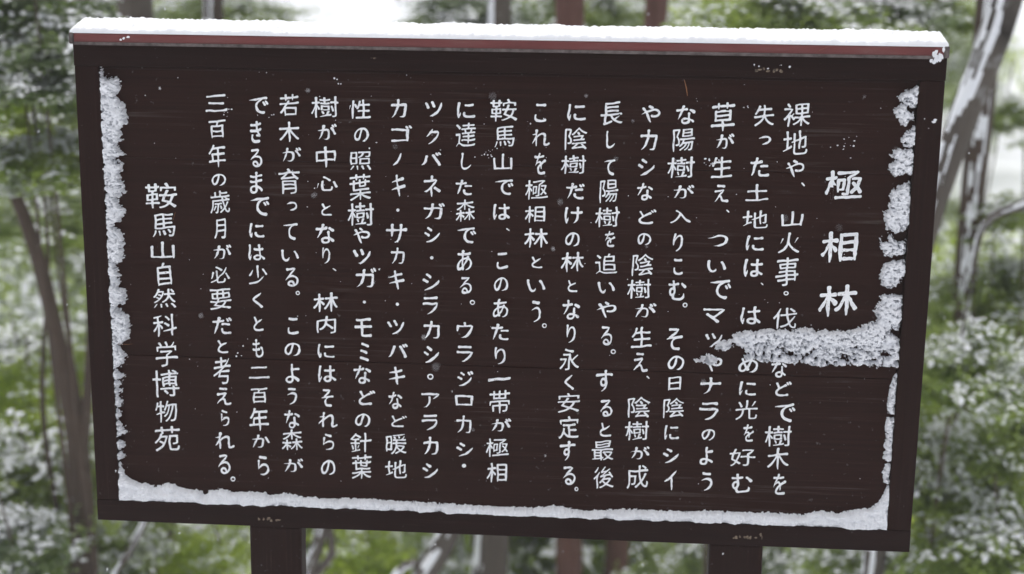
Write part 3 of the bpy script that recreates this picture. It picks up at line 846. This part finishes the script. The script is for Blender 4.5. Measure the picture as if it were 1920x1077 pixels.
# fallen needles stuck on the board
def needle(pts, rad, label, yy):
    bm = bmesh.new()
    P = [unproj(x, y, yy) for x, y in pts]
    rings = []
    for i, p in enumerate(P):
        k = rad * (0.5 if i in (0, len(P) - 1) else 1)
        rings.append([bm.verts.new((p.x + math.cos(a) * k, p.y - .001 + math.sin(a) * k, p.z + math.cos(a) * k * .6)) for a in (0, 1.57, 3.14, 4.71)])
    for a, b_ in zip(rings, rings[1:]):
        for j in range(4): bm.faces.new((a[j], a[(j + 1) % 4], b_[(j + 1) % 4], b_[j]))
    bm.faces.new(rings[0]); bm.faces.new(rings[-1][::-1])
    me = bpy.data.meshes.new('fallen_needle'); bm.to_mesh(me); bm.free()
    link('fallen_needle', me, M_NEEDLE, label=label, cat='needle', group='dry needles stuck to the board').matrix_world = BOARD_M


needle([(1530, 100), (1538, 94), (1552, 88)], 0.0011, 'orange dry needle lying on the edge of the cap near its right end', CY0 - .002)
needle([(1283, 150), (1287, 165), (1289, 180)], 0.0011, 'orange dry needle hanging on the panel above the writing right of centre', PY - .003)
needle([(329, 398), (325, 413)], 0.0008, 'short tan needle stuck beside the second character of the leftmost column', PY - .003)
needle([(222, 645), (238, 646), (250, 645)], 0.0008, 'tan needle sticking out of the snow crust at the left edge', PY - .014)


# ------------------------------------------------------------------ vegetation
def tube(pts, rad, sides=14, seed=0, rough=0.05, arc=None, off=0.0, ragged=0.0, patchy=0.42):
    """tube through pts; arc=(a0,a1) gives a strip of it instead"""
    P = [Vector(p) for p in pts]
    # resample
    Q = []; Rr = []
    for i in range(len(P) - 1):
        p0 = P[max(i - 1, 0)]; p1 = P[i]; p2 = P[i + 1]; p3 = P[min(i + 2, len(P) - 1)]
        k = max(2, int((p2 - p1).length / (0.04 if arc else 0.10))); k = min(k, 90 if arc else 40)
        for j in range(k):
            t_ = j / k
            q = 0.5 * ((2 * p1) + (-p0 + p2) * t_ + (2 * p0 - 5 * p1 + 4 * p2 - p3) * t_ ** 2 + (-p0 + 3 * p1 - 3 * p2 + p3) * t_ ** 3)
            Q.append(q); Rr.append(rad[i] * (1 - t_) + rad[i + 1] * t_)
    Q.append(P[-1]); Rr.append(rad[-1])
    V = []; F = []
    n_ = sides
    for i, (q, rr) in enumerate(zip(Q, Rr)):
        d = (Q[min(i + 1, len(Q) - 1)] - Q[max(i - 1, 0)]).normalized()
        ux = Vector((1, 0, 0)) - d * d.x; ux.normalize(); uy = d.cross(ux)
        for j in range(n_ + (1 if arc else 0)):
            if arc:
                w = 0.0
                if ragged and j in (0, n_): w = mnoise.noise(Vector((q.z * 7 + seed, j * 3.0, q.x))) * ragged
                a = arc[0] + (arc[1] - arc[0]) * j / n_ + w
            else: a = j / n_ * 2 * math.pi
            nz = 1 + rough * mnoise.noise(Vector((math.cos(a) * 2 + seed, math.sin(a) * 2, q.z * 3)))
            o_ = off
            if arc: o_ = off * (math.sin(math.pi * j / n_)) * (0.6 + 0.8 * mnoise.noise(Vector((q.z * 9, j * .7, seed)))) + 0.0006 - (0.004 if j in (0, n_) else 0)
            V.append(q + (ux * math.cos(a) + uy * math.sin(a)) * (rr * nz + o_))
    m_ = n_ + (1 if arc else 0)
    for i in range(len(Q) - 1):
        for j in range(n_):
            a = i * m_ + j; b_ = i * m_ + (j + 1) % m_
            if arc and mnoise.noise(Vector((Q[i].z * 7 + seed, j * 0.30, Q[i].x * 7))) * 0.7 + 0.5 < patchy: continue
            F.append((a, b_, b_ + m_, a + m_))
    return mesh_np('tube', [tuple(v) for v in V], F, True)


def leaf_cloud(seed, n_cl, per, size, shape=(1, 1, 0.8), snow=0.5, gap=0.46, droop=0.25, snow_size=1.0):
    """unit crown of leaves in twig clusters, and the snow lying on part of them"""
    r = np.random.RandomState(seed)
    # boughs: flat drooping sprays that leave the middle in layers, clusters strung along them
    nb = max(10, n_cl // 17)
    C = []
    for k in range(nb):
        a0 = r.uniform(0, 2 * np.pi)
        z0 = r.uniform(-0.75, 0.75)
        reach = (0.45 + 0.75 * r.uniform()) * math.sqrt(max(0.15, 1 - z0 * z0 * 0.8))
        rise = r.uniform(-0.35, 0.25)
        m_ = int(n_cl / nb * r.uniform(0.6, 1.4)) + 2
        t_ = np.sqrt(r.uniform(0.02, 1, m_))
        fan = r.normal(0, 0.20, m_) * t_
        ca, sa = math.cos(a0), math.sin(a0)
        x_ = t_ * reach; y_ = fan * (0.4 + reach)
        z_ = z0 + rise * t_ - 0.22 * t_ ** 2 + r.normal(0, 0.035 + (0.5 - gap) * 0.3, m_)
        C.extend(np.stack([x_ * ca - y_ * sa, x_ * sa + y_ * ca, z_], 1))
    C = np.array(C); n_cl = len(C)
    sn = fbm(C[:, 0] * 2.2 + 11, C[:, 2] * 2.2 + C[:, 1] * 2, 2, seed + 7) * 1.2 + 0.25 * C[:, 2] + r.uniform(-.18, .18, n_cl)
    hassnow = sn > np.quantile(sn, 1 - snow)
    C = C * np.array(shape)
    base = np.repeat(C, per, 0)
    N = len(base)
    az = r.uniform(0, 2 * np.pi, N)
    el = r.normal(-droop, 0.45, N)
    d = np.stack([np.cos(az) * np.cos(el), np.sin(az) * np.cos(el), np.sin(el)], 1)
    base = base + d * r.uniform(0.0, 0.9, (N, 1)) * size + r.normal(0, size * 0.35, (N, 3))
    up = np.array([0, 0, 1.0]) + r.normal(0, 0.35, (N, 3))
    side = np.cross(d, up); side /= np.linalg.norm(side, axis=1)[:, None]
    nrm = np.cross(side, d)
    L = size * r.uniform(0.7, 1.25, (N, 1)); Wd = L * r.uniform(0.2, 0.3, (N, 1))
    mid = base + d * L * 0.5
    v0 = base; v1 = mid + side * Wd - nrm * L * 0.07; v2 = base + d * L - nrm * L * 0.12; v3 = mid - side * Wd - nrm * L * 0.07
    V = np.stack([v0, v1, v2, v3], 1).reshape(-1, 3)
    i = np.arange(N) * 4
    F = np.concatenate([np.stack([i, i + 1, i + 2], 1), np.stack([i, i + 2, i + 3], 1)])
    leaf = (V, F)
    # snow: little domed pads lying on leaves
    sel = np.repeat(hassnow, per) & (r.uniform(0, 1, N) < 0.75) & (nrm[:, 2] > 0.2)
    k = snow_size
    b = base[sel]; dd = d[sel]; ss = side[sel]; nn = nrm[sel]; LL = L[sel]; WW = Wd[sel] * 1.15
    m = b + dd * LL * 0.52
    lift = nn * 0.006 / 1.0
    s0 = m - dd * LL * 0.42 * k + lift * .3; s1 = m + ss * WW * 0.9 * k + lift * .3; s2 = m + dd * LL * 0.42 * k + lift * .3; s3 = m - ss * WW * 0.9 * k + lift * .3
    s4 = m + np.array([0, 0, 1.0]) * LL * 0.20 + lift
    SV = np.stack([s0, s1, s2, s3, s4], 1).reshape(-1, 3)
    j = np.arange(len(b)) * 5
    SF = np.concatenate([np.stack([j + a, j + c, j + 4], 1) for a, c in ((0, 1), (1, 2), (2, 3), (3, 0))])
    return leaf, (SV, SF)


KINDS = {}


def make_kind(key, seed, n_cl, per, size, mat, **k):
    (V, F), (SV, SF) = leaf_cloud(seed, n_cl, per, size, **k)
    a = mesh_np('foliage_' + key, V, F); a.materials.append(mat)
    s = mesh_np('snow_' + key, SV, SF, True); s.materials.append(M_SNOWL)
    KINDS[key] = (a, s)


make_kind('dark', 21, 620, 9, 0.075, M_LEAF_DK, snow=0.42, gap=0.40)
make_kind('mid', 33, 700, 9, 0.065, M_LEAF_MD, snow=0.28, gap=0.38)
make_kind('light', 45, 800, 10, 0.055, M_LEAF_LT, snow=0.15, gap=0.38)
make_kind('snowy', 57, 600, 9, 0.075, M_LEAF_MD, snow=0.45, gap=0.38, snow_size=1.1)
make_kind('dark_near', 121, 560, 9, 0.115, M_LEAF_DK, snow=0.32, gap=0.38)
make_kind('mid_near', 133, 560, 9, 0.110, M_LEAF_MD, snow=0.14, gap=0.40)
make_kind('light_near', 145, 560, 10, 0.10, M_LEAF_LT, snow=0.07, gap=0.38)
make_kind('snowy_near', 157, 520, 9, 0.120, M_LEAF_MD, snow=0.34, gap=0.38, snow_size=1.1)
make_kind('far', 69, 1300, 8, 0.065, M_LEAF_MD, snow=0.28, gap=0.36, shape=(0.75, 0.75, 1.4))

_stem_cache = {}


def stem_mesh(h):
    key = round(h * 2)
    if key in _stem_cache: return _stem_cache[key]
    h = max(key / 2, 0.5)
    r_ = random.Random(key)
    pts = [(0, 0, -h)] + [(r_.uniform(-.1, .1), r_.uniform(-.1, .1), -h * (1 - t_)) for t_ in (.35, .7)] + [(0, 0, 0.35)]
    me = tube(pts, [0.009 + 0.002 * h, 0.008 + 0.0015 * h, 0.008, 0.004], 9, key)
    me.materials.append(M_BARK_D)
    _stem_cache[key] = me
    return me


def bush(px, py, dep, rx, rz, kind, label, name='evergreen_shrub', cat='shrub', group=None, rot=None, ry=None):
    """leafy plant whose crown is centred on the photo's point at distance plane y=dep; rx, rz in photo pixels"""
    c = wpt(px, py, dep)
    rx *= 1.3; rz *= 1.3
    s = math.hypot(c.y - CAMW[1], c.x - CAMW[0]) / FPX
    return plant(c, rx * s, rz * s, kind + '_near', label, name, cat, group, rot, ry)


def plant(c, sx, sz, kind, label, name, cat, group=None, rot=None, ry=None):
    gz = float(terr(c.x, c.y))
    o = empty(name, (c.x, c.y, gz), label=label, cat=cat, group=group)
    a, s = KINDS[kind]
    rot = rng.uniform(0, 6.28) if rot is None else rot
    dz = c.z - gz
    for nm, me, kd in (('foliage', a, 'stuff'), ('snow_load', s, 'stuff')):
        q = link(nm, me, None, o, kind=kd)
        q.location = (0, 0, dz); q.rotation_euler = (0, 0, rot)
        q.scale = (sx, ry or sx, sz)
    if dz > 0.3:
        st = link('trunk' if cat == 'tree' else 'stem', stem_mesh(dz), None, o)
        st.location = (0, 0, dz)
        st.rotation_euler = (0, 0, rot)
    return o


# --- trunks one can tell apart
def trunk_tree(name, label, path, dep, wpx, mat, cat='tree', snow=None, limbs=(), group=None, up=4.5, sides=16, base=True):
    """path: photo points from the top of the picture to its bottom; extended up out of the picture and down to the ground"""
    P = [wpt(x, y, dep + (d_ if True else 0)) for (x, y, *q) in path for d_ in [q[0] if q else 0]]
    s = [(p.y - CAMW[1]) / FPX for p in P]
    R_ = [w * k / 2 for w, k in zip(wpx, s)]
    P = list(reversed(P)); R_ = list(reversed(R_))
    d0 = (P[0] - P[1]).normalized() if len(P) > 1 else Vector((0, 0, -1))
    if base:
        b0 = P[0]
        gx = b0.x + d0.x * 0.4; gy = b0.y
        gz = float(terr(gx, gy)) - 0.25
        if gz < b0.z - .1:
            P = [Vector((gx + d0.x * .3, gy, gz))] + P; R_ = [R_[0] * 1.25] + R_
        d1 = (P[-1] - P[-2]).normalized()
        if up:
            P.append(P[-1] + d1 * up); R_.append(R_[-1] * 0.55)
    root = empty(name, (P[0].x, P[0].y, float(terr(P[0].x, P[0].y))), label=label, cat=cat, group=group)
    inv = -Vector(root.location)
    seed = int(abs(path[0][0])) % 97
    me = tube([p + inv for p in P], R_, sides, seed); me.materials.append(mat)
    link('trunk', me, None, root)
    if snow:
        a0, a1, off = snow
        me = tube([p + inv for p in P], R_, 14, seed, arc=(a0, a1), off=off, ragged=0.9, patchy=0.50); me.materials.append(M_SNOWL)
        link('snow_strip', me, None, root)
    for lp, lw in limbs:
        L = [wpt(x, y, dep + (q[0] if q else 0)) + inv for (x, y, *q) in lp]
        ss = [(dep - CAMW[1]) / FPX] * len(L)
        me = tube(L, [w * k / 2 for w, k in zip(lw, ss)], 9, seed + 5); me.materials.append(mat)
        link('limb', me, None, root)
        if snow:
            me = tube(L, [w * k / 2 for w, k in zip(lw, ss)], 6, seed + 5, arc=(math.pi * .25, math.pi * 1.1), off=snow[2], ragged=.4); me.materials.append(M_SNOWL)
            link('snow_strip', me, None, root)
    return root, P


def add_crown(root, P, kind, rx, rz, ups=0.0):
    a, s = KINDS[kind]
    top = P[-1] + Vector((0, 0, ups)) - Vector(root.location)
    for nm, me in (('crown', a), ('snow_load', s)):
        q = link(nm, me, None, root, kind='stuff')
        q.location = top; q.scale = (rx, rx, rz); q.rotation_euler = (0, 0, rng.uniform(0, 6))


# arcs: 0 = +x (right), pi = left; tubes are seen from -y.  uy = d x ux -> for an upright trunk uy = +y
LEFT_FACE = (math.pi * 0.95, math.pi * 1.42)
LEFT_FRONT = (math.pi * 1.0, math.pi * 1.62)

t, P = trunk_tree('leaning_tree', 'slim dark leaning tree at the left edge, forked near its foot beside the board', [(-30, 235), (8, 315), (62, 455), (100, 600), (128, 740), (148, 860), (158, 1077)], 3.6, (20, 23, 28, 32, 36, 46, 58), M_BARK_D,
           limbs=[([(150, 860), (163, 760), (170, 640), (176, 500, .2)], (34, 22, 19, 16))])
t, P = trunk_tree('upright_tree', 'straight grey trunk rising behind the upper left part of the board', [(252, -20), (262, 200), (285, 600), (302, 1077)], 5.2, (66, 66, 64, 64), M_BARK_G)
t, P = trunk_tree('upright_tree', 'narrow trunk with a strip of snow on it, second from the left above the board', [(398, -20), (404, 300), (415, 700)], 6.5, (40, 38, 38), M_BARK_D, snow=(math.pi * 1.05, math.pi * 1.6, 0.006))
t, P = trunk_tree('cedar_tree', 'reddish brown cedar trunk, the thicker and left one of the red pair', [(1069, -20), (1068, 500), (1067, 1077)], 5.6, (54, 55, 56), M_BARK_R, sides=20)
t, P = trunk_tree('cedar_tree', 'reddish brown cedar trunk, the thinner and slightly tilted right one of the red pair', [(1233, -20), (1195, 500), (1154, 1077)], 6.4, (43, 46, 49), M_BARK_R, sides=20)
trunk_tree('bare_tree', 'thin forked grey tree dusted with snow, just right of the left post', [(640, 820), (606, 985), (578, 1077)], 4.0, (20, 26, 30), M_BARK_S, snow=(math.pi * 0.9, math.pi * 1.55, 0.008), limbs=[([(590, 1077), (622, 1040), (616, 985), (600, 880)], (20, 18, 16, 12))], up=1.2)
trunk_tree('leaning_tree', 'grey leaning trunk with snow on its left side, seen under the middle of the board', [(905, 800), (848, 985), (798, 1077)], 4.4, (42, 46, 50), M_BARK_S, snow=(math.pi * 0.85, math.pi * 1.5, 0.012), limbs=[([(800, 1060), (760, 1060), (725, 1110)], (22, 20, 18))], up=2.0)
trunk_tree('upright_tree', 'stout trunk with a white stripe of snow, left of the red pair', [(930, 600), (925, 985), (918, 1077)], 5.0, (66, 70, 74), M_BARK_G, snow=(math.pi * 0.95, math.pi * 1.38, 0.014), up=2.0)
trunk_tree('upright_tree', 'pale grey trunk under the board, right of the right post', [(1530, 700), (1527, 1030), (1524, 1077)], 5.5, (42, 44, 46), M_BARK_S, up=2.0, snow=(math.pi * 1.1, math.pi * 1.4, 0.006))
t, P = trunk_tree('leaning_tree', 'snow plastered trunk leaning in from the top right corner', [(1905, -60), (1868, 60), (1828, 165), (1795, 250), (1766, 340), (1738, 430), (1700, 620)], 3.4, (56, 58, 56, 52, 46, 44, 40), M_BARK_S, snow=(math.pi * 0.92, math.pi * 1.46, 0.010), up=2.5)
t, P = trunk_tree('upright_tree', 'thin snow streaked upright trunk to the right of the board', [(1862, -40), (1850, 80), (1840, 200), (1824, 360), (1810, 520), (1806, 640), (1800, 900)], 4.6, (52, 50, 48, 44, 42, 40, 42), M_BARK_D, snow=(math.pi * 1.25, math.pi * 1.65, 0.008), up=3)
# loose snowy boughs
trunk_tree('snowy_branch', 'bent thin branch white with snow at the right edge of the view', [(1960, 372), (1900, 392), (1860, 408), (1838, 440), (1826, 500)], 3.6, (18, 17, 15, 11, 8), M_BARK_S, cat='branch', snow=(math.pi * 0.2, math.pi * 1.5, 0.008), base=False)
trunk_tree('snowy_branch', 'crooked thin branch white with snow under the lower left corner of the board', [(282, 960), (262, 1000), (240, 1040), (212, 1085), (190, 1140)], 3.0, (12, 13, 13, 12, 12), M_BARK_S, cat='branch', snow=(math.pi * 0.2, math.pi * 1.6, 0.007), base=False)

# --- leafy plants, near to far
NB = [
 # px, py, depth, rx, rz, kind, label
 (30, 60, 3.6, 150, 120, 'dark', 'dark glossy leaved bough cluster at the top left corner, dotted with snow'),
 (80, 140, 3.2, 100, 45, 'dark', 'dark leafy bush touching the upper left side of the board'),
 (60, 300, 3.3, 120, 42, 'snowy', 'bush with greyish snow-laden leaves left of the board, below the dark one'),
 (80, 212, 3.9, 110, 40, 'light', 'bright yellow green bush glimpsed at the upper left between two snowy ones'),
 (70, 395, 5.0, 130, 55, 'mid', 'mid green bush behind the slim leaning tree'),
 (30, 680, 5.6, 130, 50, 'snowy', 'snow-whitened bush at the left edge, halfway down'),
 (60, 735, 4.6, 130, 80, 'light', 'bright green bush low at the left, behind the leaning tree'),
 (40, 900, 3.8, 150, 110, 'snowy', 'large snow-laden bush at the lower left corner'),
 (230, 1020, 4.4, 90, 90, 'snowy', 'snow-laden bush under the lower left corner of the board'),
 (345, 20, 8.2, 150, 60, 'mid', 'green foliage peeping over the left part of the cap'),
 (160, 25, 5.8, 90, 60, 'dark', 'dark foliage over the left end of the cap'),
 (400, 1050, 4.6, 90, 80, 'light', 'bright green bush under the board, left of the left post'),
 (690, 1060, 5.2, 120, 90, 'light', 'soft green bush under the board, right of the left post'),
 (470, 30, 8.0, 90, 40, 'mid', 'thin green spray over the cap, beside the narrow snow striped trunk'),
 (880, 30, 6.6, 110, 55, 'dark', 'dark fine foliage over the middle of the cap'),
 (1010, 10, 7.4, 80, 50, 'mid', 'green foliage left of the thick red trunk'),
 (1150, 30, 7.6, 90, 55, 'mid', 'green foliage between the two red trunks'),
 (1385, 35, 4.8, 90, 65, 'light', 'bright green foliage over the cap, right of the red trunks'),
 (1490, 35, 4.4, 150, 60, 'mid', 'broad mid green foliage over the right third of the cap'),
 (1650, 25, 4.9, 100, 40, 'dark', 'darker foliage over the right end of the cap'),
 (1770, 15, 5.4, 80, 50, 'mid', 'loose green foliage behind the fork of the snow plastered trunk'),
 (1890, 205, 7.5, 60, 40, 'mid', 'sparse green foliage before the white sky at the upper right edge'),
 (1905, 400, 4.6, 90, 35, 'mid', 'green bush at the right edge above the bent snowy branch'),
 (1850, 530, 4.8, 110, 70, 'mid', 'green bush right of the board at half height'),
 (1880, 620, 5.2, 110, 70, 'light', 'yellowish green bush at the right edge, behind snowy leaves'),
 (1800, 690, 3.4, 110, 90, 'snowy', 'snow-laden bush beside the lower right side of the board'),
 (1880, 800, 3.8, 110, 100, 'mid', 'green bush at the lower right edge'),
 (1790, 880, 3.6, 100, 100, 'snowy', 'bush with white snow-laden tips beside the bottom right corner of the board'),
 (1850, 1020, 3.2, 130, 90, 'snowy', 'snow-laden bush in the bottom right corner'),
 (1620, 1070, 3.8, 120, 60, 'snowy', 'snow-laden bush under the right end of the board'),
 (1480, 1060, 5.4, 80, 60, 'dark', 'dark green bush just right of the right post'),
 (1270, 1060, 5.0, 90, 80, 'mid', 'mid green bush under the board, left of the right post'),
 (20, 830, 5.6, 150, 90, 'mid', 'dull green bush at the left edge, between the bright one and the corner one'),
 (110, 1000, 5.2, 120, 110, 'mid', 'green bush at the foot of the slim leaning tree'),
 (10, 1040, 3.0, 110, 60, 'dark', 'dark leaves cut by the lower left corner of the view'),
 (1910, 910, 5.4, 120, 130, 'light', 'yellowish green bush behind the snowy ones at the lower right edge'),
 (1790, 600, 5.8, 90, 110, 'mid', 'green foliage close to the right edge of the board, behind the upright trunk'),
 (1780, 790, 5.6, 90, 110, 'mid', 'green foliage behind the snowy bushes at the lower right side of the board'),
 (1900, 700, 4.2, 90, 60, 'snowy', 'snowy foliage at the right edge, under the yellowish bush'),
 (1700, 1075, 5.4, 90, 70, 'mid', 'green foliage behind the snow-laden bush under the right end of the board'),
 (520, 1090, 6.0, 110, 60, 'snowy', 'snowy foliage glimpsed on both sides of the left post'),
 (620, 1040, 7.4, 80, 60, 'snowy', 'pale snowy foliage behind the thin forked tree'),
 (1110, 1085, 7.5, 80, 40, 'snowy', 'pale snowy foliage between the feet of the two red trunks'),
 (1000, 1080, 8.2, 70, 40, 'snowy', 'pale snowy foliage left of the foot of the thick red trunk'),
]
for px, py, dep, rx, rz, kind, label in NB:
    bush(px, py, dep, rx, rz, kind, label)

# --- the far slope: many alike trees
r2 = random.Random(77)
cnt = 0
for i in range(190):
    y = r2.uniform(9, 46) if i % 3 else r2.uniform(7, 18)
    xw = (y + 3) * 0.40
    x = 0.1 + r2.uniform(-1.05, 1.05) * xw
    # keep an open snowy gully in the middle-left
    u = (x - 0.24) / (y + 2.8)
    sx = r2.uniform(1.0, 2.2)
    m_ = 0.75 * sx / (y + 2.8)
    low = i % 3 == 0
    if -0.225 - m_ < u < -0.125 + m_ and not (low and y < 12 and r2.random() < .4): continue
    if -0.055 < u < -0.01 and r2.random() < 0.7: continue
    if 0.265 - m_ < u < 0.31 + m_ and not (low and r2.random() < .4): continue
    if 0.165 - m_ * .5 < u < 0.195 + m_ * .5 and not low: continue
    if -0.44 - m_ < u < -0.385 + m_ and not low: continue
    gz = float(terr(x, y))
    k = r2.choice(('far', 'far', 'mid', 'snowy', 'light'))
    hgt = r2.uniform(1.0, 2.8) if i % 3 == 0 else r2.uniform(1.5, 5.2)
    plant(Vector((x, y, gz + hgt)), sx, sx * r2.uniform(.9, 1.4), k, 'snow-dusted evergreen tree in the blurred wood on the slope behind the board', 'evergreen_tree', 'tree', group='evergreen trees on the far slope')
    cnt += 1
# bare poles of the wood
for i in range(24):
    y = r2.uniform(9, 32)
    x = 0.1 + r2.uniform(-0.42, 0.42) * (y + 3)
    u = (x - 0.24) / (y + 2.8)
    if u > 0.225 or -0.25 < u < -0.11: continue
    gz = float(terr(x, y))
    root = empty('bare_tree', (x, y, gz), label='plain upright trunk in the blurred wood on the slope behind the board', cat='tree', group='plain trunks on the far slope')
    if 'pole%d' % (i % 3) not in KINDS:
        me = tube([(0, 0, -.3), (r2.uniform(-.2, .2), 0, 3), (r2.uniform(-.4, .4), .1, 7), (r2.uniform(-.5, .5), .1, 11)], [.16, .13, .11, .07], 12, i); me.materials.append(M_BARK_G if i else M_BARK_D)
        KINDS['pole%d' % (i % 3)] = me
    o = link('trunk', KINDS['pole%d' % (i % 3)], None, root)
    o.rotation_euler = (r2.uniform(-.05, .05), r2.uniform(-.08, .08), r2.uniform(0, 6)); s = r2.uniform(.7, 1.2); o.scale = (s, s, 1)


# ------------------------------------------------------------------ snowy air
mH = bpy.data.materials.new('snow-filled air')
mH.use_nodes = True
nn = mH.node_tree; nn.nodes.clear()
pv = nn.nodes.new('ShaderNodeVolumePrincipled')
pv.inputs['Color'].default_value = (0.93, 0.95, 0.97, 1)
pv.inputs['Density'].default_value = 0.0035
pv.inputs['Anisotropy'].default_value = 0.3
oo = nn.nodes.new('ShaderNodeOutputMaterial')
nn.links.new(pv.outputs[0], oo.inputs['Volume'])
link('haze', box_mesh('haze', -410, 410, -410, 430, -36, 12, 0.01), mH, kind='stuff')


# ------------------------------------------------------------------ falling snow
bm = bmesh.new()
r3 = random.Random(3)
for i in range(420):
    d = r3.uniform(3.4, 9.0) if i > 45 else r3.uniform(1.7, 2.85)
    px, py = r3.uniform(-60, 1980), r3.uniform(-60, 1130)
    dr = RWW.T @ np.array([(px - 960) / FPX, (py - 538.5) / FPX, 1.0])
    p = CAMW + dr * d
    if 2.85 < d < 3.35: continue
    s = r3.uniform(0.0006, 0.0013) * (1.3 if d > 3 else 1)
    for k in range(2):
        blob(bm, (p[0] + r3.gauss(0, s * .6), p[1] + r3.gauss(0, s * .6), p[2] + r3.gauss(0, s * .8)), s, s, s * 1.2, r3, 1, .4)
me = bpy.data.meshes.new('falling_snow'); bm.to_mesh(me); bm.free()
link('falling_snow', me, M_SNOWL, label='loose snowflakes falling through the air around the board', cat='snow', kind='stuff')
